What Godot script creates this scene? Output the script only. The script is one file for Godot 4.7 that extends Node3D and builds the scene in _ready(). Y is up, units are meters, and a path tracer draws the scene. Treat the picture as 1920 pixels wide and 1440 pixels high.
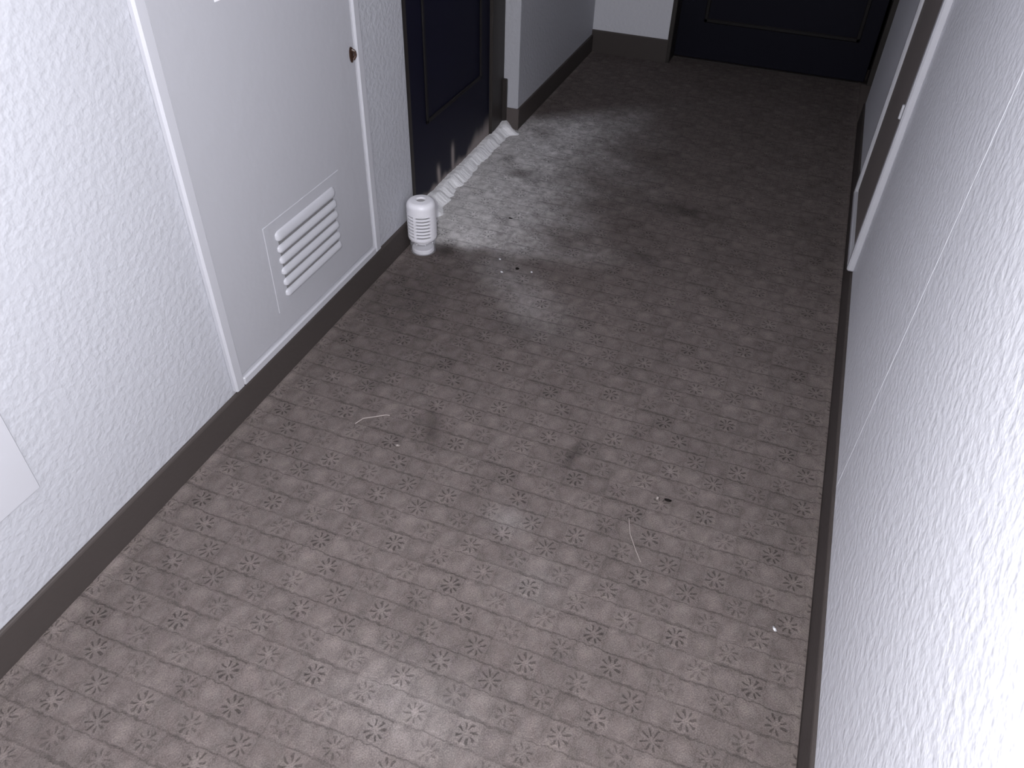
extends Node3D
# A dim corridor with a patterned carpet, lit by the flash of the camera.
# x: 0 under the camera, + to the right; the corridor runs towards -z; floor at y = 0.

const XL := -1.170      # left wall face
const XR := 0.318       # right wall face
const XB := -1.162      # front of the left skirting
const ZE := -4.505      # end wall face
const ZD := -4.640      # far door face
const XD := -1.250      # left dark door face
const O1 := -2.224      # near jamb of the dark doorway
const O2 := -3.285      # far jamb of the dark doorway
const CEIL := 2.42

var mats := {}
var rng := RandomNumberGenerator.new()

func _ready():
	rng.seed = 7
	# ---- camera, surroundings, the flash of the camera, exposure
	var cam := Camera3D.new(); cam.name = "camera"; add_child(cam)
	cam.position = Vector3(0, 1.45, 0)
	cam.basis = Basis.from_euler(Vector3(-0.7109, 0.3359, 0.0376))
	cam.fov = rad_to_deg(2.0 * atan(720.0 / 1455.2))
	cam.near = 0.02; cam.far = 50.0; cam.current = true
	var we := WorldEnvironment.new(); we.name = "surroundings"; add_child(we)
	var env := Environment.new(); we.environment = env
	env.background_mode = Environment.BG_COLOR
	env.background_color = Color(0, 0, 0)
	env.ambient_light_source = Environment.AMBIENT_SOURCE_DISABLED
	env.tonemap_mode = Environment.TONE_MAPPER_LINEAR
	env.tonemap_exposure = 1.0
	env.sdfgi_enabled = true; env.ssao_enabled = true; env.ssil_enabled = true
	var flash := OmniLight3D.new(); flash.name = "camera_flash"; add_child(flash)
	flash.position = Vector3(-0.07, 1.47, 0.02)
	flash.omni_range = 12.0; flash.omni_attenuation = 2.0
	flash.light_color = Color(1.0, 1.0, 1.0)
	flash.light_energy = 2.5
	flash.light_size = 0.012; flash.shadow_enabled = true
	# ---- materials
	make_materials()
	# ---- shell
	make_floor()
	make_walls()
	make_skirting()
	# ---- doors
	access_door("door_1", -1, -1.168, -1.952, "white flush utility door with a slotted vent and brown latch in the left wall")
	access_door("door_4", 1, -2.424, -3.02, "off-white utility door in raised frame seen edge-on in the right wall")
	dark_door()
	far_door()
	wall_plate()
	# ---- things
	powder_line()
	canister()
	litter()

# ------------------------------------------------------------------ helpers
func tagged(o: Node, label := "", category := "", kind := "", group := ""):
	if label != "": o.set_meta("label", label)
	if category != "": o.set_meta("category", category)
	if kind != "": o.set_meta("kind", kind)
	if group != "": o.set_meta("group", group)
	return o

func new_st() -> SurfaceTool:
	var st := SurfaceTool.new(); st.begin(Mesh.PRIMITIVE_TRIANGLES); return st

func put(called: String, st: SurfaceTool, m: Material, parent: Node = self, at := Vector3.ZERO) -> MeshInstance3D:
	var o := MeshInstance3D.new(); o.name = called
	st.set_material(m)
	o.mesh = st.commit(); o.position = at
	parent.add_child(o, true)
	return o

func root(called: String, at := Vector3.ZERO) -> Node3D:
	var o := Node3D.new(); o.name = called; o.position = at; add_child(o, true); return o

func tri(st: SurfaceTool, a: Vector3, b: Vector3, c: Vector3, n: Vector3):
	var g := (b - a).cross(c - a)
	var pts := [a, b, c] if g.dot(n) < 0.0 else [a, c, b]
	for p in pts:
		st.set_normal(n); st.set_uv(Vector2(p.x + p.z, p.y)); st.add_vertex(p)

func quad(st: SurfaceTool, a: Vector3, b: Vector3, c: Vector3, d: Vector3, n: Vector3):
	tri(st, a, b, c, n); tri(st, a, c, d, n)

# a box with chamfered edges
func box(st: SurfaceTool, lo: Vector3, hi: Vector3, ch := 0.0):
	var c := (lo + hi) * 0.5
	var h := (hi - lo) * 0.5
	h = h.abs()
	var k := minf(ch, minf(h.x, minf(h.y, h.z)) * 0.9)
	for ax in 3:
		var u := (ax + 1) % 3
		var v := (ax + 2) % 3
		for s in [-1.0, 1.0]:
			var n := Vector3.ZERO; n[ax] = s
			var q := []
			for e in [[-1, -1], [1, -1], [1, 1], [-1, 1]]:
				var p := Vector3.ZERO
				p[ax] = s * h[ax]; p[u] = e[0] * (h[u] - k); p[v] = e[1] * (h[v] - k)
				q.append(c + p)
			quad(st, q[0], q[1], q[2], q[3], n)
	if k <= 0.0: return
	for ax in 3:
		var u := (ax + 1) % 3
		var v := (ax + 2) % 3
		for su in [-1.0, 1.0]:
			for sv in [-1.0, 1.0]:
				var n := Vector3.ZERO; n[u] = su; n[v] = sv; n = n.normalized()
				var q := []
				for e in [[-1, 0], [1, 0], [1, 1], [-1, 1]]:
					var p := Vector3.ZERO
					p[ax] = e[0] * (h[ax] - k)
					p[u] = su * (h[u] - (k if e[1] == 0 else 0.0))
					p[v] = sv * (h[v] - (0.0 if e[1] == 0 else k))
					q.append(c + p)
				quad(st, q[0], q[1], q[2], q[3], n)
	for sx in [-1.0, 1.0]:
		for sy in [-1.0, 1.0]:
			for sz in [-1.0, 1.0]:
				var s := Vector3(sx, sy, sz)
				tri(st, c + s * (h - Vector3(0, k, k)), c + s * (h - Vector3(k, 0, k)), c + s * (h - Vector3(k, k, 0)), s.normalized())

# a surface of revolution; prof: (radius, height) from bottom to top
func lathe(st: SurfaceTool, prof: PackedVector2Array, seg := 40, from := 0.0, to := TAU):
	for i in prof.size() - 1:
		var a := prof[i]
		var b := prof[i + 1]
		var t := (b - a)
		if t.length() < 1e-7: continue
		var nn := Vector2(t.y, -t.x).normalized()
		for j in seg:
			var p := from + (to - from) * j / seg
			var q := from + (to - from) * (j + 1) / seg
			var d0 := Vector3(sin(p), 0, cos(p))
			var d1 := Vector3(sin(q), 0, cos(q))
			var v := [d0 * a.x + Vector3.UP * a.y, d1 * a.x + Vector3.UP * a.y, d1 * b.x + Vector3.UP * b.y, d0 * b.x + Vector3.UP * b.y]
			var n0 := (d0 * nn.x + Vector3.UP * nn.y).normalized()
			var n1 := (d1 * nn.x + Vector3.UP * nn.y).normalized()
			var ns := [n0, n1, n1, n0]
			for tr in [[0, 2, 1], [0, 3, 2]]:
				for k in tr:
					st.set_normal(ns[k]); st.set_uv(Vector2(p, v[k].y)); st.add_vertex(v[k])

func tube(st: SurfaceTool, pts: PackedVector3Array, r: float, seg := 8):
	for i in pts.size() - 1:
		var d := (pts[i + 1] - pts[i]).normalized()
		var u := d.cross(Vector3.UP if absf(d.y) < 0.9 else Vector3.RIGHT).normalized()
		var w := d.cross(u)
		for j in seg:
			var c0 := cos(TAU * j / seg); var s0 := sin(TAU * j / seg)
			var c1 := cos(TAU * (j + 1) / seg); var s1 := sin(TAU * (j + 1) / seg)
			var n0 := u * c0 + w * s0
			var n1 := u * c1 + w * s1
			quad(st, pts[i] + n0 * r, pts[i + 1] + n0 * r, pts[i + 1] + n1 * r, pts[i] + n1 * r, (n0 + n1).normalized())
	for e in [0, pts.size() - 1]:
		var d := (pts[1] - pts[0]).normalized() * (-1.0 if e == 0 else 1.0)
		var u := d.cross(Vector3.UP if absf(d.y) < 0.9 else Vector3.RIGHT).normalized()
		var w := d.cross(u)
		for j in seg:
			tri(st, pts[e], pts[e] + (u * cos(TAU * j / seg) + w * sin(TAU * j / seg)) * r, pts[e] + (u * cos(TAU * (j + 1) / seg) + w * sin(TAU * (j + 1) / seg)) * r, d)

func g2(x: float, z: float, cx: float, cz: float, sx: float, sz: float, rot := 0.0) -> float:
	var dx := x - cx; var dz := z - cz
	var a := dx * cos(rot) + dz * sin(rot)
	var b := -dx * sin(rot) + dz * cos(rot)
	return exp(-0.5 * (a * a / (sx * sx) + b * b / (sz * sz)))

func lin(r: float, g: float, b: float) -> Color:
	return Color(r, g, b).linear_to_srgb()

func plain(c: Color, rough := 0.6, spec := 0.5) -> StandardMaterial3D:
	var m := StandardMaterial3D.new()
	m.albedo_color = c; m.roughness = rough; m.metallic_specular = spec
	return m

func noise_image(side: int, freq: float, oct: int, sd: int, kind := FastNoiseLite.TYPE_SIMPLEX_SMOOTH) -> Image:
	var n := FastNoiseLite.new()
	n.noise_type = kind; n.seed = sd; n.frequency = freq
	n.fractal_type = FastNoiseLite.FRACTAL_FBM; n.fractal_octaves = oct
	return n.get_seamless_image(side, side)

func make_materials():
	# painted orange-peel plaster
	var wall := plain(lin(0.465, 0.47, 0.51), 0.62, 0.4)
	wall.heightmap_enabled = true
	wall.heightmap_texture = ImageTexture.create_from_image(noise_image(1024, 0.020, 3, 3))
	wall.heightmap_scale = 0.17
	wall.uv1_triplanar = true; wall.uv1_world_triplanar = true; wall.uv1_scale = Vector3(2.1, 2.1, 2.1)
	mats.wall = wall
	# right-hand and end walls: paint lightened to add light missing there
	var wall2: StandardMaterial3D = wall.duplicate()
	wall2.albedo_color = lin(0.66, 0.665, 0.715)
	wall2.heightmap_texture = ImageTexture.create_from_image(noise_image(1024, 0.017, 3, 77))
	wall2.heightmap_scale = 0.17
	mats.wall_lightened = wall2
	var ceil_m := plain(lin(0.66, 0.65, 0.68), 0.9, 0.2)
	mats.ceil = ceil_m
	# smooth semi-gloss paint of the utility doors
	var paint := plain(lin(0.43, 0.43, 0.465), 0.5, 0.45)
	paint.heightmap_enabled = true
	paint.heightmap_texture = ImageTexture.create_from_image(noise_image(512, 0.012, 3, 9))
	paint.heightmap_scale = 0.05
	paint.uv1_triplanar = true; paint.uv1_world_triplanar = true; paint.uv1_scale = Vector3(3, 3, 3)
	mats.paint = paint
	mats.trim = plain(lin(0.50, 0.50, 0.54), 0.42, 0.5)
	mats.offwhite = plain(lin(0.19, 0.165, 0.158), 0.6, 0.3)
	# vinyl skirting
	var base := plain(lin(0.060, 0.050, 0.047), 0.6, 0.4)
	base.heightmap_enabled = true
	base.heightmap_texture = ImageTexture.create_from_image(noise_image(512, 0.03, 3, 21))
	base.heightmap_scale = 0.04
	base.uv1_triplanar = true; base.uv1_world_triplanar = true; base.uv1_scale = Vector3(3, 3, 3)
	mats.base = base
	mats.base_dusty = plain(lin(0.115, 0.098, 0.094), 0.8, 0.2)
	# dark stained doors
	mats.door = plain(lin(0.010, 0.010, 0.017), 0.5, 0.2)
	mats.moulding = plain(lin(0.015, 0.0135, 0.0145), 0.45, 0.3)  # lifted above the leaf colour to paint in the glint on its edges
	mats.door.vertex_color_use_as_albedo = false
	mats.door_dusty = plain(Color(1, 1, 1), 0.55, 0.3)
	mats.door_dusty.vertex_color_use_as_albedo = true
	mats.frame_dark = plain(lin(0.035, 0.03, 0.028), 0.5, 0.4)
	mats.plastic = plain(lin(0.80, 0.79, 0.84), 0.33, 0.5)
	mats.core = plain(lin(0.36, 0.35, 0.36), 0.6, 0.3)
	mats.slot = plain(lin(0.20, 0.195, 0.20), 0.7, 0.2)
	mats.black = plain(lin(0.01, 0.01, 0.01), 0.7, 0.2)
	var clear := StandardMaterial3D.new()
	clear.transparency = BaseMaterial3D.TRANSPARENCY_ALPHA
	clear.albedo_color = Color(0.92, 0.92, 0.95, 0.2); clear.roughness = 0.05; clear.metallic_specular = 0.5
	mats.clear = clear
	var pow := plain(lin(0.93, 0.925, 0.95), 0.95, 0.1)
	pow.heightmap_enabled = true
	pow.heightmap_texture = ImageTexture.create_from_image(noise_image(256, 0.05, 4, 31))
	pow.heightmap_scale = 0.12
	pow.uv1_triplanar = true; pow.uv1_scale = Vector3(9, 9, 9)
	mats.powder = pow
	mats.brown = plain(lin(0.05, 0.026, 0.018), 0.4, 0.5)
	mats.paper = plain(lin(0.85, 0.845, 0.87), 0.8, 0.3)
	mats.lint = plain(lin(0.33, 0.29, 0.275), 0.9, 0.2)
	mats.crumb = plain(lin(0.015, 0.013, 0.012), 0.8, 0.2)
	mats.chip = plain(lin(0.80, 0.80, 0.84), 0.6, 0.3)

# ------------------------------------------------------------------ carpet
# the woven pattern: a square lattice of fine dark lines; star cells and round medallion cells take turns
func carpet_material() -> StandardMaterial3D:
	var side := 768
	var cells := 6
	var col := Image.create(side, side, true, Image.FORMAT_RGB8)
	var hgt := Image.create(side, side, true, Image.FORMAT_L8)
	var fib := noise_image(side, 0.11, 2, 5)
	var blot := noise_image(side, 0.012, 3, 6)
	var wob := noise_image(side, 0.02, 2, 8)
	var jig := []
	for i in cells * cells: jig.append([rng.randf_range(0.4, 1.1), rng.randf_range(-0.03, 0.03), rng.randf_range(-0.03, 0.03), rng.randf_range(0.97, 1.03), rng.randf_range(0.0, 1.0), rng.randf_range(0.0, 1.0)])
	var per := float(side) / cells
	for y in side:
		for x in side:
			var wx := (wob.get_pixel(x, y).r - 0.5) * 0.10
			var wy := (wob.get_pixel(y, x).r - 0.5) * 0.10
			var fx := x / per + wx
			var fy := y / per + wy
			var ci := int(floor(fx)); var cj := int(floor(fy))
			var j = jig[posmod(cj, cells) * cells + posmod(ci, cells)]
			var u := fx - ci - 0.5 + float(j[1])
			var v := fy - cj - 0.5 + float(j[2])
			var h := 0.62
			var ed := 0.5 - maxf(absf(u), absf(v))
			# lattice line
			var line := 1.0 - smoothstep(0.015, 0.075, ed)
			var r := sqrt(u * u + v * v)
			if (ci + cj) % 2 == 0:
				var a := atan2(v, u)
				var arm := absf(cos(4.0 * a))                       # eight arms, eight wedges
				var w := smoothstep(0.35, 0.75, 1.0 - arm) * smoothstep(0.10, 0.20, r) * (1.0 - smoothstep(0.34, 0.43, r))
				h -= 0.52 * w * float(j[0])
				h += 0.10 * (1.0 - smoothstep(0.0, 0.16, r))
			else:
				var oct := maxf(maxf(absf(u), absf(v)), (absf(u) + absf(v)) * 0.72)
				h += 0.05 * (1.0 - smoothstep(0.26, 0.38, oct))
				h -= 0.07 * smoothstep(0.34, 0.40, oct) * (1.0 - smoothstep(0.42, 0.47, oct))
			var across := 1.0 - smoothstep(0.012, 0.065, 0.5 - absf(v))
			h -= (0.14 * line + 0.22 * across) * float(j[0])
			# thread sheen put into the colour: dashes along lattice, slanting floats in cells
			var dash := (1.0 - smoothstep(0.010, 0.028, absf(v - 0.41 + 0.05 * float(j[4])))) * (1.0 - smoothstep(0.12, 0.26, absf(u - 0.2 * float(j[5]) + 0.1))) * float(j[4])
			var flo := smoothstep(0.35, 0.95, sin((u + v) * TAU * 7.0)) * (1.0 - smoothstep(0.10, 0.21, r)) * float(j[5])
			h += 0.12 * flo
			var f := fib.get_pixel(x, y).r - 0.5
			var b := blot.get_pixel(x, y).r - 0.5
			var hv := clampf(h + 0.30 * f, 0.0, 1.0)
			hgt.set_pixel(x, y, Color(hv, hv, hv))
			var t := clampf(0.86 + (h - 0.62) * 0.40 + 0.24 * f + 0.14 * b + 0.13 * dash + 0.06 * flo, 0.15, 1.0) * float(j[3])
			t = clampf(t, 0.1, 1.0)
			col.set_pixel(x, y, Color(t, t, t))
	col.generate_mipmaps(); hgt.generate_mipmaps()
	var m := StandardMaterial3D.new()
	m.albedo_texture = ImageTexture.create_from_image(col)
	m.vertex_color_use_as_albedo = true
	m.roughness = 0.85; m.metallic_specular = 0.25
	m.heightmap_enabled = true
	m.heightmap_texture = ImageTexture.create_from_image(hgt)
	m.heightmap_scale = 0.22
	return m

func dust_at(x: float, z: float, n1: FastNoiseLite, n2: FastNoiseLite) -> float:
	# white powder scattered from the threshold of the dark door
	var along := smoothstep(-2.16, -2.28, z + 0.10 * (x + 1.1)) * smoothstep(-3.52, -3.20, z + 0.85 * (x + 1.16))
	var reach := 0.36 + 0.10 * n1.get_noise_2d(x * 3.0, z * 3.0 + 7.0)
	var away := x - XB
	var d := 1.35 * along * exp(-pow(maxf(away, 0.0) / reach, 2.2) * 0.9)
	d *= 0.75 + 0.25 * exp(-away * 5.0)
	# a thinner streak trodden out towards the middle
	d += 0.17 * g2(x, z, -0.76, -2.10, 0.06, 0.20, -0.9)
	d += 0.07 * g2(x, z, -0.64, -1.94, 0.06, 0.10, -0.6)
	# dust-free spots: the first for the painted canister shadow, the others trodden out
	d *= 1.0 - 0.85 * g2(x, z, -1.03, -2.195, 0.03, 0.03)
	d *= 1.0 - 0.75 * g2(x, z, -0.905, -2.215, 0.035, 0.03)
	d *= 1.0 - 0.70 * g2(x, z, -1.00, -2.866, 0.05, 0.035)
	d *= 1.0 - 0.60 * g2(x, z, -1.10, -2.98, 0.03, 0.05)
	d *= 1.0 - 0.55 * g2(x, z, -1.06, -3.30, 0.06, 0.05)
	d *= clampf(1.0 + 0.34 * n1.get_noise_2d(x * 9.0, z * 9.0) + 0.45 * n2.get_noise_2d(x * 42.0, z * 42.0), 0.0, 1.7)
	d += 0.35 * g2(x, z, -1.10, -2.36, 0.035, 0.07)
	# older dust, thin, by the camera
	d += 0.10 * g2(x, z, -0.39, -1.12, 0.035, 0.03) + 0.05 * g2(x, z, -0.27, -0.98, 0.05, 0.05) + 0.08 * g2(x, z, -0.40, -0.62, 0.12, 0.07)
	return clampf(d, 0.0, 1.0)

func wear_shade_at(x: float, z: float, n1: FastNoiseLite) -> float:
	var w := 1.0
	w *= 1.0 - 0.30 * g2(x, z, -1.01, -1.93, 0.10, 0.16, 0.5)      # damp-looking patch before the canister
	w *= 1.0 - 0.18 * g2(x, z, -0.93, -1.66, 0.16, 0.12)
	w *= 1.0 - 0.16 * g2(x, z, -0.63, -1.86, 0.10, 0.05)
	w *= 1.0 - 0.40 * g2(x, z, -0.33, -2.82, 0.10, 0.035, 0.1)
	w *= 1.0 - 0.30 * g2(x, z, -0.38, -2.42, 0.06, 0.03)
	w *= 1.0 - 0.38 * g2(x, z, -0.687, -1.335, 0.014, 0.05, -0.5)
	w *= 1.0 - 0.16 * g2(x, z, -0.70, -1.31, 0.05, 0.06)
	w *= 1.0 - 0.42 * g2(x, z, -0.308, -1.395, 0.010, 0.035, 0.1)
	w *= 1.0 - 0.16 * g2(x, z, -0.30, -1.37, 0.035, 0.05)
	w *= 1.0 - 0.60 * g2(x, z, -1.035, -2.180, 0.025, 0.022)  # shadow beside the canister, painted into the carpet colour
	w *= 1.0 - 0.10 * g2(x, z, -0.36, -0.73, 0.10, 0.05)
	w *= 1.0 - 0.30 * g2(x, z, -0.046, -1.325, 0.014, 0.008)
	w *= 1.0 + 0.13 * n1.get_noise_2d(x * 3.5, z * 3.5) + 0.07 * n1.get_noise_2d(x * 14.0 + 50.0, z * 14.0)
	return w

func make_floor():
	var m := carpet_material()
	var n1 := FastNoiseLite.new(); n1.seed = 11; n1.frequency = 1.0; n1.fractal_octaves = 3
	var n2 := FastNoiseLite.new(); n2.seed = 12; n2.frequency = 1.0; n2.fractal_octaves = 2
	var st := new_st()
	var x0 := XD - 0.01; var x1 := 0.308
	var zs := []
	var z := 1.6
	while z > -4.66:
		zs.append(z)
		z -= 0.0115 if z < -0.25 else 0.12
	zs.append(-4.68)
	var nx := 140
	for r in zs.size():
		for c in nx + 1:
			var x := lerpf(x0, x1, float(c) / nx)
			var zz: float = zs[r]
			var dl := x - XB; var dr := x1 - x
			if zz < O1 and zz > O2: dl = 1.0
			var y := 0.0055 * (exp(-pow((dl - 0.008) / 0.010, 2.0)) + exp(-pow((dr - 0.010) / 0.011, 2.0))) + 0.0007 * n1.get_noise_2d(x * 5.0, zz * 5.0)
			var dust := dust_at(x, zz, n1, n2)
			var w := wear_shade_at(x, zz, n1)
			var base := Vector3(0.186, 0.156, 0.148) * w
			var edge := maxf(exp(-pow(dl / 0.022, 2.0)), exp(-pow(dr / 0.022, 2.0)))
			base *= 1.0 + 0.28 * edge
			var cc := base.lerp(Vector3(1.0, 0.97, 0.97), dust * 0.85)
			st.set_color(Color(cc.x, cc.y, cc.z))
			st.set_uv(Vector2((x + 0.170) / (0.0545 * 6.0) + 0.0833, (zz + 0.9645) / (0.0577 * 6.0) + 0.0833))
			st.set_normal(Vector3.UP)
			st.add_vertex(Vector3(x, y, zz))
	var w1 := nx + 1
	for r in zs.size() - 1:
		for c in nx:
			var a := r * w1 + c
			for k in [a, a + w1, a + 1, a + 1, a + w1, a + w1 + 1]: st.add_index(k)
	st.generate_normals()
	st.generate_tangents()
	# the rest of the slab: under the skirtings, inside the doorway, in the alcove of the far door
	var f := root("floor")
	tagged(f, "brown-grey hallway carpet with a woven star and square lattice pattern", "carpet", "structure")
	put("carpet", st, m, f)
	var s2 := new_st()
	box(s2, Vector3(-1.6, -0.12, -4.9), Vector3(0.9, -0.004, 1.7))
	box(s2, Vector3(0.308, -0.004, -4.7), Vector3(0.5, -0.0005, -4.05))
	put("slab", s2, plain(lin(0.16, 0.135, 0.125), 0.9, 0.2), f)

# ------------------------------------------------------------------ walls
func make_walls():
	var st := new_st()
	box(st, Vector3(XL - 0.2, -0.05, O1), Vector3(XL, CEIL, 1.6), 0.002)
	box(st, Vector3(XL - 0.2, -0.05, ZE - 0.3), Vector3(XL, CEIL, O2), 0.004)
	box(st, Vector3(XL - 0.2, 2.05, O2), Vector3(XL, CEIL, O1))
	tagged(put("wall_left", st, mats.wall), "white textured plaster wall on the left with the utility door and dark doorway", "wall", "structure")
	st = new_st()
	box(st, Vector3(XR, -0.05, -4.05), Vector3(XR + 0.2, CEIL, 1.6), 0.003)
	var wr = tagged(put("wall_right", st, mats.wall_lightened), "white textured plaster wall close by on the right", "wall", "structure")
	st = new_st()
	box(st, Vector3(XR - 0.0006, 0.098, -1.428), Vector3(XR + 0.002, CEIL, -1.4255), 0.0004)
	put("seam", st, mats.wall_lightened, wr)
	st = new_st()
	box(st, Vector3(XR + 0.10, -0.05, ZE - 0.3), Vector3(XR + 0.3, CEIL, -4.05))
	tagged(put("wall_alcove", st, mats.wall), "short wall set back beside the far dark door", "wall", "structure")
	st = new_st()
	box(st, Vector3(XL - 0.2, -0.05, ZE - 0.3), Vector3(-0.735, CEIL, ZE), 0.003)
	box(st, Vector3(-0.735, 2.06, ZE - 0.3), Vector3(XR + 0.3, CEIL, ZE), 0.003)
	tagged(put("wall_end", st, mats.wall_lightened), "pale end wall left of the far dark door", "wall", "structure")
	st = new_st()
	box(st, Vector3(-1.6, -0.05, 1.6), Vector3(0.9, CEIL, 1.75))
	tagged(put("wall_back", st, mats.wall), "plain wall closing the corridor behind the camera", "wall", "structure")
	st = new_st()
	box(st, Vector3(-1.6, CEIL, -5.0), Vector3(0.9, CEIL + 0.12, 1.75))
	tagged(put("ceiling", st, mats.ceil), "plain pale ceiling above the corridor", "ceiling", "structure")

# vinyl cove strip: straight back, thin rounded top edge
func strip(st: SurfaceTool, a: Vector3, b: Vector3, n: Vector3, h := 0.10, t := 0.008):
	var prof := [Vector2(t, 0.0), Vector2(t, h - 0.006), Vector2(t - 0.0015, h - 0.002), Vector2(t - 0.004, h), Vector2(-0.002, h)]
	for i in prof.size() - 1:
		var p: Vector2 = prof[i]; var q: Vector2 = prof[i + 1]
		var d := q - p
		var nn := (n * d.y - Vector3.UP * d.x).normalized()
		quad(st, a + n * p.x + Vector3.UP * p.y, b + n * p.x + Vector3.UP * p.y, b + n * q.x + Vector3.UP * q.y, a + n * q.x + Vector3.UP * q.y, nn)
	# ends
	var dir := (b - a).normalized()
	for e in [[a, -dir], [b, dir]]:
		var o: Vector3 = e[0]
		quad(st, o, o + n * t, o + n * t + Vector3.UP * (h - 0.004), o + Vector3.UP * h, e[1])

func make_skirting():
	var st := new_st()
	strip(st, Vector3(XL, -0.004, 1.6), Vector3(XL, -0.004, O1), Vector3.RIGHT)
	var o = tagged(put("baseboard_left", st, mats.base), "dark brown skirting strip along the left wall under the utility door", "skirting", "structure")
	st = new_st()
	strip(st, Vector3(XL, -0.004, O2 - 0.001), Vector3(XL, -0.004, ZE), Vector3.RIGHT)
	tagged(put("baseboard_corner", st, mats.base), "dark skirting on the left wall beyond the dark doorway", "skirting", "structure")
	st = new_st()
	strip(st, Vector3(XL + 0.008, -0.004, O2), Vector3(XL - 0.062, -0.004, O2), Vector3(0, 0, 1))
	tagged(put("baseboard_jamb", st, mats.base_dusty), "short dusty piece of skirting on the bright reveal of the dark doorway", "skirting", "structure")
	st = new_st()
	strip(st, Vector3(XL, -0.004, ZE), Vector3(-0.735, -0.004, ZE), Vector3(0, 0, 1), 0.125)
	tagged(put("baseboard_end", st, mats.base), "dark skirting on the end wall left of the far door", "skirting", "structure")
	st = new_st()
	strip(st, Vector3(XR, -0.004, 1.6), Vector3(XR, -0.004, -4.05), Vector3.LEFT)
	tagged(put("baseboard_right", st, mats.base), "dark brown skirting strip along the right wall", "skirting", "structure")

# ------------------------------------------------------------------ doors
# a flush utility door in a raised frame, mounted on a side wall; side -1 left wall, +1 right wall
func access_door(called: String, side: int, z0: float, z1: float, label: String):
	var xw := XL if side < 0 else XR
	var n := float(-side)                         # outward from the wall
	var proud := 0.016 if side < 0 else 0.022
	var r = tagged(root(called, Vector3(xw, 0, (z0 + z1) * 0.5)), label, "door", "structure")
	var hw := (z0 - z1) * 0.5
	var fw := 0.034
	var y0 := 0.104
	var y1 := 2.02
	var st := new_st()
	# frame members with mitred, rounded section
	var xo := n * proud
	var members := [
		[Vector3(-n * 0.003, y0, hw - fw), Vector3(xo, y1, hw)],
		[Vector3(-n * 0.003, y0, -hw), Vector3(xo, y1, -hw + fw)],
		[Vector3(-n * 0.003, y1 - fw, -hw + fw), Vector3(xo, y1, hw - fw)]]
	for q in members:
		var lo: Vector3 = q[0]; var hi: Vector3 = q[1]
		box(st, Vector3(minf(lo.x, hi.x), lo.y, lo.z), Vector3(maxf(lo.x, hi.x), hi.y, hi.z), 0.005)
	put("frame", st, mats.trim if side < 0 else mats.trim, r)
	st = new_st()
	box(st, Vector3(minf(-n * 0.003, xo), y0, -hw + fw), Vector3(maxf(-n * 0.003, xo), y0 + 0.026, hw - fw), 0.004)
	put("sill", st, mats.trim, r)
	# door leaf
	var xp := n * (proud - 0.008) if side < 0 else n * 0.011
	st = new_st()
	box(st, Vector3(minf(-n * 0.002, xp), y0 + 0.031, -hw + fw + 0.003), Vector3(maxf(-n * 0.002, xp), y1 - fw - 0.004, hw - fw - 0.003), 0.002)
	var leaf := put("leaf", st, mats.paint if side < 0 else mats.offwhite, r)
	if side > 0:
		st = new_st()
		tube(st, PackedVector3Array([Vector3(xo - 0.001, 0.60, hw - fw - 0.001), Vector3(xo - 0.001, 0.64, hw - fw - 0.001)]), 0.005, 10)
		put("hinge", st, mats.trim, r)
		return
	# vent: a thin pressed plate with six hooded louvres
	var zc := (z0 + z1) * 0.5
	var v := Node3D.new(); v.name = "vent"; r.add_child(v, true)
	st = new_st()
	box(st, Vector3(xp - 0.001, 0.205, -1.763 - zc), Vector3(xp + 0.0022, 0.463, -1.396 - zc), 0.0018)
	put("plate", st, mats.paint, v)
	for i in 6:
		var yt := 0.424 - i * 0.0335
		st = new_st()
		louvre(st, xp + 0.002, yt + (0.007 if i == 0 else 0.0), 0.0285 if i == 0 else 0.0215, 0.009, -1.728 - zc, -1.436 - zc)
		put("louvre", st, mats.trim, v)
		st = new_st()
		if i == 5: continue
		box(st, Vector3(xp + 0.0015, yt - 0.0335, -1.718 - zc), Vector3(xp + 0.0026, yt - 0.019, -1.446 - zc), 0.0)
		put("slot", st, mats.slot, v)
	# latch
	var lz := -1.897 - zc
	st = new_st()
	var ring := PackedVector3Array()
	for k in 13:
		var a := TAU * k / 12.0
		ring.append(Vector3(xp + 0.003, 0.738 + 0.021 * cos(a), lz + 0.009 * sin(a)))
	for k in 12:
		tri(st, Vector3(xp + 0.005, 0.738, lz), ring[k], ring[k + 1], Vector3.RIGHT)
		var o0 := ring[k]; var o1 := ring[k + 1]
		quad(st, o0, o1, Vector3(xp - 0.001, o1.y, o1.z), Vector3(xp - 0.001, o0.y, o0.z), (o0 - Vector3(xp + 0.003, 0.738, lz)).normalized())
	var lt := put("latch", st, mats.brown, r)
	lt.set_meta("label", "small oval brown latch")
	st = new_st()
	tube(st, PackedVector3Array([Vector3(xp + 0.004, 0.752, lz), Vector3(xp + 0.011, 0.748, lz - 0.003), Vector3(xp + 0.012, 0.736, lz - 0.004), Vector3(xp + 0.007, 0.726, lz)]), 0.004, 8)
	put("turn", st, mats.brown, lt)
	# paper notice, only its lower edge in view
	st = new_st()
	box(st, Vector3(xp - 0.0005, 0.988, -1.437 - zc), Vector3(xp + 0.001, 1.07, -1.393 - zc), 0.0)
	put("notice", st, mats.paper, r)

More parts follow.
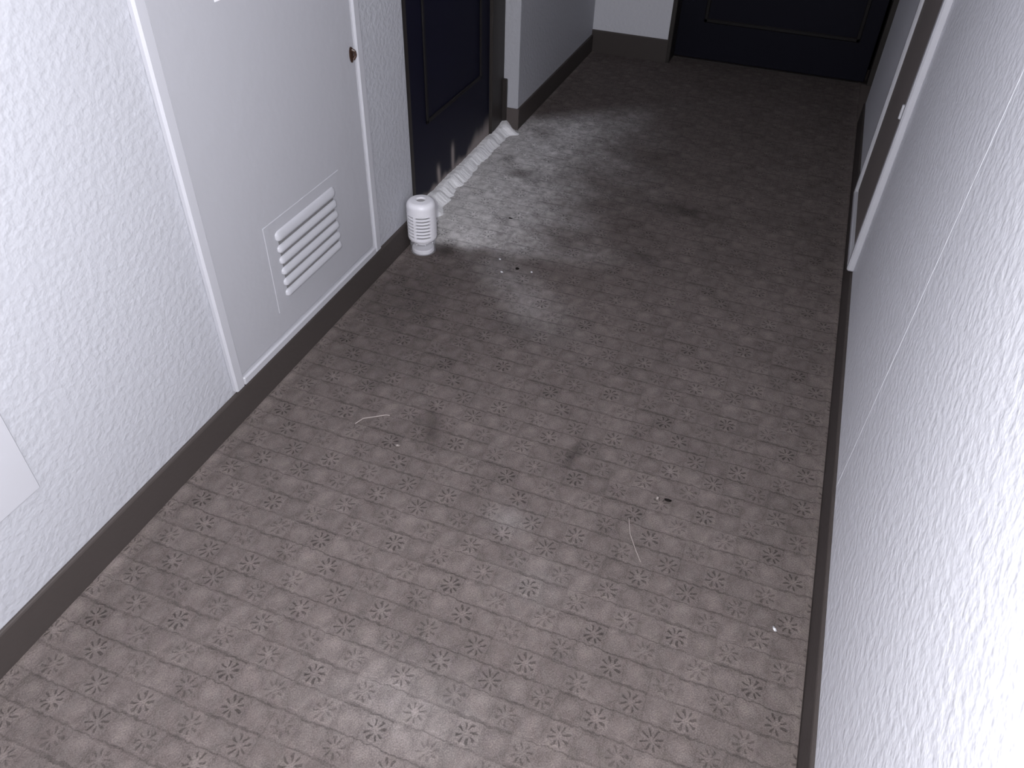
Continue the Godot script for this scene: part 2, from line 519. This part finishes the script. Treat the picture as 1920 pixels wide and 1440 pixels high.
# a hood pressed out of sheet: bulges from its upper edge, open below, ends rounded
func louvre(st: SurfaceTool, x0: float, yt: float, h: float, d: float, z0: float, z1: float):
	var nz := 26
	var ny := 8
	var grid := []
	for i in nz + 1:
		var row := []
		var t := float(i) / nz
		# denser towards the ends
		t = 0.5 - 0.5 * cos(PI * t)
		var zz := lerpf(z0, z1, t)
		var e := minf(zz - z0, z1 - zz)
		var rr := h * 0.55
		var k := 1.0 if e >= rr else sqrt(maxf(0.0, 1.0 - pow(1.0 - e / rr, 2.0)))
		for jj in ny + 1:
			var s := float(jj) / ny
			row.append(Vector3(x0 + d * k * pow(maxf(sin(pow(s, 1.25) * PI * 0.86), 0.0), 0.7), yt - h * 0.5 + h * 0.5 * cos(s * PI) * (0.25 + 0.75 * k), zz))
		grid.append(row)
	st.set_smooth_group(0)
	for i in nz:
		for jj in ny:
			var a: Vector3 = grid[i][jj]; var b: Vector3 = grid[i + 1][jj]; var c: Vector3 = grid[i + 1][jj + 1]; var dd: Vector3 = grid[i][jj + 1]
			for pts in [[a, b, c], [a, c, dd]]:
				var g: Vector3 = (pts[1] - pts[0]).cross(pts[2] - pts[0])
				if g.length() < 1e-12: continue
				var o = pts if g.x < 0.0 else [pts[0], pts[2], pts[1]]
				for p in o:
					st.set_uv(Vector2(p.z, p.y)); st.add_vertex(p)
	# lip
	for i in nz:
		var a: Vector3 = grid[i][ny]; var b: Vector3 = grid[i + 1][ny]
		for pts in [[a, b, b - Vector3(0.0015, -0.0004, 0)], [a, b - Vector3(0.0015, -0.0004, 0), a - Vector3(0.0015, -0.0004, 0)]]:
			for p in pts:
				st.set_uv(Vector2(p.z, p.y)); st.add_vertex(p)
	st.generate_normals()

# rectangular bead on a flat door; the face looks along n (x or z)
func bead(st: SurfaceTool, a: Vector3, b: Vector3, n: Vector3, w := 0.018, d := 0.006):
	var lo := a.min(b); var hi := a.max(b)
	var side := Vector3(absf(n.z), 0, absf(n.x))
	for q in [[lo, lo + side * w + Vector3.UP * (hi.y - lo.y)], [hi - side * w - Vector3.UP * (hi.y - lo.y), hi],
			[lo, lo + side * ((hi - lo).dot(side)) + Vector3.UP * w], [hi - side * ((hi - lo).dot(side)) - Vector3.UP * w, hi]]:
		var p0: Vector3 = q[0]; var p1: Vector3 = q[1]
		var u := p0.min(p1); var v := p0.max(p1)
		if n.x != 0.0: u.x = a.x - 0.001; v.x = a.x + d
		else: u.z = a.z - 0.001; v.z = a.z + d
		box(st, u, v, d * 0.45)

func dark_door():
	var r = tagged(root("door_2", Vector3(XD, 0, (O1 + O2) * 0.5)), "dark brown panelled door set back in the left wall with white powder along its foot", "door", "structure")
	var zc := (O1 + O2) * 0.5
	# leaf; its face carries a smear of the white powder near the floor
	var st := new_st()
	var n1 := FastNoiseLite.new(); n1.seed = 41; n1.frequency = 1.0; n1.fractal_octaves = 2
	var za := -2.385; var zb := -3.135
	var nz := 100; var ny := 70
	var ys := []
	for i in ny + 1: ys.append(0.004 + 2.02 * pow(float(i) / ny, 2.6))
	for i in ny + 1:
		for k in nz + 1:
			var z := lerpf(za, zb, float(k) / nz)
			var y: float = ys[i]
			var top := 0.045 + 0.025 * n1.get_noise_1d(z * 9.0) + 0.06 * smoothstep(-2.85, -3.1, z)
			var s := 1.0 - smoothstep(top * 0.35, top * 1.2, y)
			s = maxf(s, exp(-pow((z + 2.742) / 0.014, 2.0)) * (1.0 - smoothstep(0.10, 0.155, y)) * 1.1)
			s = maxf(s, exp(-pow((z + 2.612 - 0.10 * y) / 0.014, 2.0)) * (1.0 - smoothstep(0.07, 0.12, y)) * 1.1)
			var c := Vector3(0.011, 0.011, 0.020).lerp(Vector3(0.30, 0.26, 0.25), clampf(s, 0.0, 1.0))
			st.set_color(Color(c.x, c.y, c.z)); st.set_normal(Vector3.RIGHT); st.set_uv(Vector2(z, y))
			st.add_vertex(Vector3(0, y, z - zc))
	for i in ny:
		for k in nz:
			var a := i * (nz + 1) + k
			var b := a + nz + 1
			for q in [a, b, a + 1, a + 1, b, b + 1]: st.add_index(q)
	var face := put("leaf", st, mats.door_dusty, r)
	st = new_st()
	box(st, Vector3(-0.045, 0.004, zb - zc), Vector3(-0.0006, 2.024, za - zc))
	put("core", st, mats.door, face)
	st = new_st()
	bead(st, Vector3(0, 0.30, -3.04 - zc), Vector3(0, 0.95, -2.51 - zc), Vector3.RIGHT, 0.016, 0.007)
	bead(st, Vector3(0, 1.08, -3.04 - zc), Vector3(0, 1.88, -2.51 - zc), Vector3.RIGHT, 0.016, 0.007)
	put("moulding", st, mats.moulding, r)
	# dark frame boards each side and over, with a plinth at the foot of the far one
	st = new_st()
	box(st, Vector3(-0.06, 0.0, zb - zc - 0.004), Vector3(0.012, 2.05, O2 - zc), 0.003)
	box(st, Vector3(-0.06, 0.0, O1 - zc), Vector3(0.012, 2.05, za - zc + 0.004), 0.003)
	box(st, Vector3(-0.06, 2.024, zb - zc), Vector3(0.012, 2.05, za - zc), 0.003)
	put("frame", st, mats.frame_dark, r)
	st = new_st()
	box(st, Vector3(0.0, 0.0, O2 - zc - 0.001), Vector3(0.030, 0.225, O2 - zc + 0.018), 0.003)
	put("plinth", st, mats.frame_dark, r)
	st = new_st()
	box(st, Vector3(-0.075, -0.01, O2 - zc), Vector3(-0.046, 2.06, O1 - zc))
	put("backing", st, mats.door, r)

func far_door():
	var r = tagged(root("door_3", Vector3(-0.18, 0, ZD)), "black-looking panelled door closing the far end of the corridor", "door", "structure")
	var st := new_st()
	box(st, Vector3(-0.555, 0.006, -0.045), Vector3(0.50, 2.04, 0.0), 0.003)
	put("leaf", st, mats.door, r)
	st = new_st()
	bead(st, Vector3(-0.40, 0.20, 0), Vector3(0.42, 0.92, 0), Vector3(0, 0, 1), 0.022, 0.010)
	bead(st, Vector3(-0.40, 1.05, 0), Vector3(0.42, 1.88, 0), Vector3(0, 0, 1), 0.022, 0.010)
	put("moulding", st, mats.moulding, r)
	st = new_st()
	box(st, Vector3(-0.560, 0.0, -0.06), Vector3(-0.535, 2.06, 0.138), 0.003)
	box(st, Vector3(0.515, 0.0, -0.06), Vector3(0.60, 2.06, 0.03), 0.003)
	box(st, Vector3(-0.55, 2.04, -0.06), Vector3(0.60, 2.07, 0.138), 0.003)
	put("frame", st, mats.frame_dark, r)
	st = new_st()
	box(st, Vector3(-0.535, -0.003, -0.05), Vector3(0.6, 0.005, 0.02), 0.002)
	put("threshold", st, mats.frame_dark, r)

func wall_plate():
	var r = tagged(root("cover_plate", Vector3(XL, 0.42, -0.50)), "blank white square cover plate low on the left wall at the picture's edge", "cover plate")
	var st := new_st()
	box(st, Vector3(-0.001, -0.11, -0.123), Vector3(0.009, 0.11, 0.12), 0.0012)
	put("plate", st, mats.trim, r)
	for s in [-1.0, 1.0]:
		st = new_st()
		lathe(st, PackedVector2Array([Vector2(0.005, 0.0), Vector2(0.005, 0.0012), Vector2(0.003, 0.002), Vector2(0.0, 0.0022)]), 14)
		var sc := put("screw", st, mats.trim, r, Vector3(0.009, 0.08 * s, 0.05))
		sc.rotation = Vector3(0, 0, -PI / 2)

# ------------------------------------------------------------------ things
func powder_line():
	# a low ridge of white powder banked against the foot of the dark door
	var st := new_st()
	var n1 := FastNoiseLite.new(); n1.seed = 51; n1.frequency = 1.0; n1.fractal_octaves = 3
	var nz := 260; var nx := 22
	var za := -2.30; var zb := -3.284
	for i in nz + 1:
		var t := float(i) / nz
		var z := lerpf(za, zb, t)
		var xb := XD + 0.001
		var xo := -1.178 + 0.016 * n1.get_noise_1d(z * 9.0) + 0.008 * n1.get_noise_1d(z * 26.0 + 9.0) + 0.003 * n1.get_noise_1d(z * 80.0) + 0.030 * smoothstep(-2.62, -2.34, z)
		xo += 0.030 * exp(-pow((z + 3.235) / 0.022, 2.0))
		var hh := 0.027 + 0.006 * n1.get_noise_1d(z * 9.0 + 30.0) + 0.002 * n1.get_noise_1d(z * 24.0) + 0.010 * smoothstep(-3.18, -3.27, z)
		hh *= smoothstep(-2.30, -2.345, z)
		for k in nx + 1:
			var s := float(k) / nx
			var x := lerpf(xb, xo, s)
			var y := hh * (1.0 - smoothstep(0.35, 1.0, s)) * (0.82 + 0.18 * sin(minf(s / 0.35, 1.0) * PI * 0.5)) + 0.0030 * n1.get_noise_2d(x * 30.0, z * 30.0) * (1.0 - s)
			if k == nx: y = -0.001
			st.set_uv(Vector2(x, z)); st.set_smooth_group(0)
			st.add_vertex(Vector3(x, y + 0.0005, z))
	for i in nz:
		for k in nx:
			var a := i * (nx + 1) + k
			var b := a + nx + 1
			for q in [a, b, a + 1, a + 1, b, b + 1]: st.add_index(q)
	st.generate_normals()
	tagged(put("powder_line", st, mats.powder), "long low ridge of white powder banked along the foot of the dark door", "powder", "stuff")

func ring_band(st: SurfaceTool, ri: float, ro: float, y0: float, y1: float, from: float, to: float, seg: int):
	var e := 0.0012
	lathe(st, PackedVector2Array([Vector2(ri, y0 + 0.002), Vector2(ro - e, y0), Vector2(ro, y0 + e), Vector2(ro, y1 - e), Vector2(ro - e, y1), Vector2(ri, y1), Vector2(ri, y0 + 0.002)]), seg, from, to)

func canister():
	var at := Vector3(-1.103, 0.0, -2.15)
	var r = tagged(root("canister", at), "white slotted canister on a clear base standing on the carpet by the dark door", "canister")
	var face := atan2(-at.x, -at.z)      # towards the camera
	r.rotation.y = face
	var R := 0.0505
	# dome
	var st := new_st()
	var prof := PackedVector2Array([Vector2(R - 0.003, 0.158), Vector2(R, 0.158), Vector2(R, 0.178)])
	for k in 9:
		var a := PI * 0.5 * k / 8.0
		prof.append(Vector2(R - 0.018 + 0.018 * cos(a), 0.178 + 0.020 * sin(a)))
	prof.append(Vector2(0.018, 0.1995)); prof.append(Vector2(0.016, 0.1985)); prof.append(Vector2(0.015, 0.192)); prof.append(Vector2(0.0, 0.192))
	lathe(st, prof, 48)
	var dome := put("dome", st, mats.plastic, r)
	st = new_st()
	lathe(st, PackedVector2Array([Vector2(0.0145, 0.1921), Vector2(0.0145, 0.1935), Vector2(0.0, 0.1935)]), 24)
	put("vent_hole", st, mats.core, dome)
	# slotted sleeve: rings held by upright ribs, one broad plain side
	var rows := 8
	var pitch := 0.0125
	for i in rows:
		var y := 0.0685 + i * pitch - 0.003
		st = new_st()
		ring_band(st, R - 0.007, R, y - 0.0033 + 0.002, y + 0.0033 + 0.002, 0.0, TAU, 48)
		put("ring", st, mats.plastic, r)
	st = new_st()
	for a in [[-36, -27], [34, 118], [150, 160], [195, 205], [240, 250], [283, 292]]:
		ring_band(st, R - 0.0065, R - 0.0004, 0.062, 0.160, deg_to_rad(a[0]), deg_to_rad(a[1]), 14)
	put("rib", st, mats.plastic, r)
	st = new_st()
	lathe(st, PackedVector2Array([Vector2(0.0, 0.060), Vector2(0.043, 0.060), Vector2(0.043, 0.190), Vector2(0.0, 0.191)]), 40)
	put("liner", st, mats.slot, r)
	# lower rim, neck
	st = new_st()
	lathe(st, PackedVector2Array([Vector2(0.030, 0.050), Vector2(0.042, 0.0515), Vector2(0.0485, 0.056), Vector2(R, 0.062), Vector2(R, 0.0655), Vector2(0.044, 0.0655)]), 48)
	put("rim", st, mats.plastic, r)
	st = new_st()
	lathe(st, PackedVector2Array([Vector2(0.027, 0.037), Vector2(0.028, 0.052), Vector2(0.026, 0.054)]), 40)
	put("neck", st, mats.plastic, r)
	# clear jar base with a white cup inside
	st = new_st()
	lathe(st, PackedVector2Array([Vector2(0.0, 0.0012), Vector2(0.041, 0.0012), Vector2(0.0445, 0.004), Vector2(0.045, 0.036), Vector2(0.043, 0.041), Vector2(0.0345, 0.0435)]), 48)
	put("jar", st, mats.clear, r)
	st = new_st()
	lathe(st, PackedVector2Array([Vector2(0.0, 0.003), Vector2(0.037, 0.003), Vector2(0.039, 0.006), Vector2(0.0385, 0.017), Vector2(0.036, 0.019), Vector2(0.0, 0.019)]), 40)
	put("cup", st, mats.plastic, r)
	for k in 8:
		var a := TAU * k / 8.0 + 0.2
		st = new_st()
		box(st, Vector3(0.039 * sin(a) - 0.002, 0.0415, 0.039 * cos(a) - 0.002), Vector3(0.039 * sin(a) + 0.002, 0.0455, 0.039 * cos(a) + 0.002), 0.001)
		put("lug", st, mats.plastic, r)

func lump(st: SurfaceTool, c: Vector3, s: Vector3, sd: int):
	var lr := RandomNumberGenerator.new(); lr.seed = sd
	var rows := 5; var cols := 8
	var g := []
	for i in rows + 1:
		var row := []
		for k in cols:
			var a := PI * i / rows; var b := TAU * k / cols
			var q := lr.randf_range(0.75, 1.15) if i > 0 and i < rows else 1.0
			row.append(c + Vector3(sin(a) * cos(b) * s.x, cos(a) * s.y, sin(a) * sin(b) * s.z) * q)
		g.append(row)
	for i in rows:
		for k in cols:
			var p: Vector3 = g[i][k]; var q: Vector3 = g[i][(k + 1) % cols]; var u: Vector3 = g[i + 1][(k + 1) % cols]; var w: Vector3 = g[i + 1][k]
			var n := (p + q + u + w) * 0.25 - c
			if i > 0: tri(st, p, q, u, n.normalized())
			if i < rows - 1: tri(st, p, u, w, n.normalized())

func litter():
	var st := new_st()
	lump(st, Vector3.ZERO, Vector3(0.0035, 0.002, 0.008), 3)
	var o := put("white_chip", st, mats.chip, self, Vector3(0.239, 0.0022, -1.058)); o.rotation.y = 0.5
	tagged(o, "small white chip lying on the carpet near the right skirting", "chip")
	st = new_st()
	lump(st, Vector3.ZERO, Vector3(0.009, 0.002, 0.003), 5)
	tagged(put("dark_crumb", st, mats.crumb, self, Vector3(-0.900, 0.0022, -2.489)), "tiny dark crumb lying among the powder dust right of the canister", "crumb")
	st = new_st()
	lump(st, Vector3.ZERO, Vector3(0.007, 0.003, 0.006), 8)
	tagged(put("dark_crumb", st, mats.crumb, self, Vector3(-0.752, 0.003, -2.165)), "round dark crumb lying beside the white granules on the carpet", "crumb")
	st = new_st()
	lump(st, Vector3.ZERO, Vector3(0.010, 0.0025, 0.004), 9)
	tagged(put("dark_crumb", st, mats.crumb, self, Vector3(-0.046, 0.0025, -1.325)), "flat dark crumb next to a speck of lint in mid carpet", "crumb")
	# white granules
	for q in [[-0.795, -2.125, "white granule nearest the camera beside the round dark crumb", 0.006], [-0.83, -2.20, "white granule farthest from the camera by the round dark crumb", 0.005], [-0.70, -2.165, "tiny white granule right of the round dark crumb", 0.004]]:
		st = new_st()
		lump(st, Vector3.ZERO, Vector3(q[3], 0.0025, float(q[3]) * 0.6), int(-1000.0 * float(q[0])))
		tagged(put("granule", st, mats.chip, self, Vector3(q[0], 0.0022, q[1])), q[2], "granule", "", "white granules on the carpet")
	# threads
	st = new_st()
	tube(st, PackedVector3Array([Vector3(-0.122, 0.002, -1.235), Vector3(-0.108, 0.0025, -1.190), Vector3(-0.085, 0.002, -1.150), Vector3(-0.066, 0.0022, -1.120)]), 0.0008, 6)
	tagged(put("thread", st, mats.lint, self), "long straight pale thread lying in the middle of the carpet", "thread")
	st = new_st()
	tube(st, PackedVector3Array([Vector3(-0.885, 0.002, -1.275), Vector3(-0.875, 0.0025, -1.300), Vector3(-0.850, 0.002, -1.318), Vector3(-0.825, 0.0022, -1.336), Vector3(-0.815, 0.002, -1.338)]), 0.0014, 6)
	tagged(put("thread", st, mats.lint, self), "curled pale thread on the carpet below the utility door", "thread")
	st = new_st()
	lump(st, Vector3.ZERO, Vector3(0.003, 0.002, 0.008), 14)
	tagged(put("lint", st, mats.lint, self, Vector3(-0.072, 0.002, -1.325)), "speck of pale lint beside the flat dark crumb", "lint")
	st = new_st()
	lump(st, Vector3.ZERO, Vector3(0.010, 0.002, 0.004), 15)
	tagged(put("lint", st, mats.lint, self, Vector3(-0.745, 0.002, -1.245)), "tuft of pale lint left of the dark scuff", "lint")
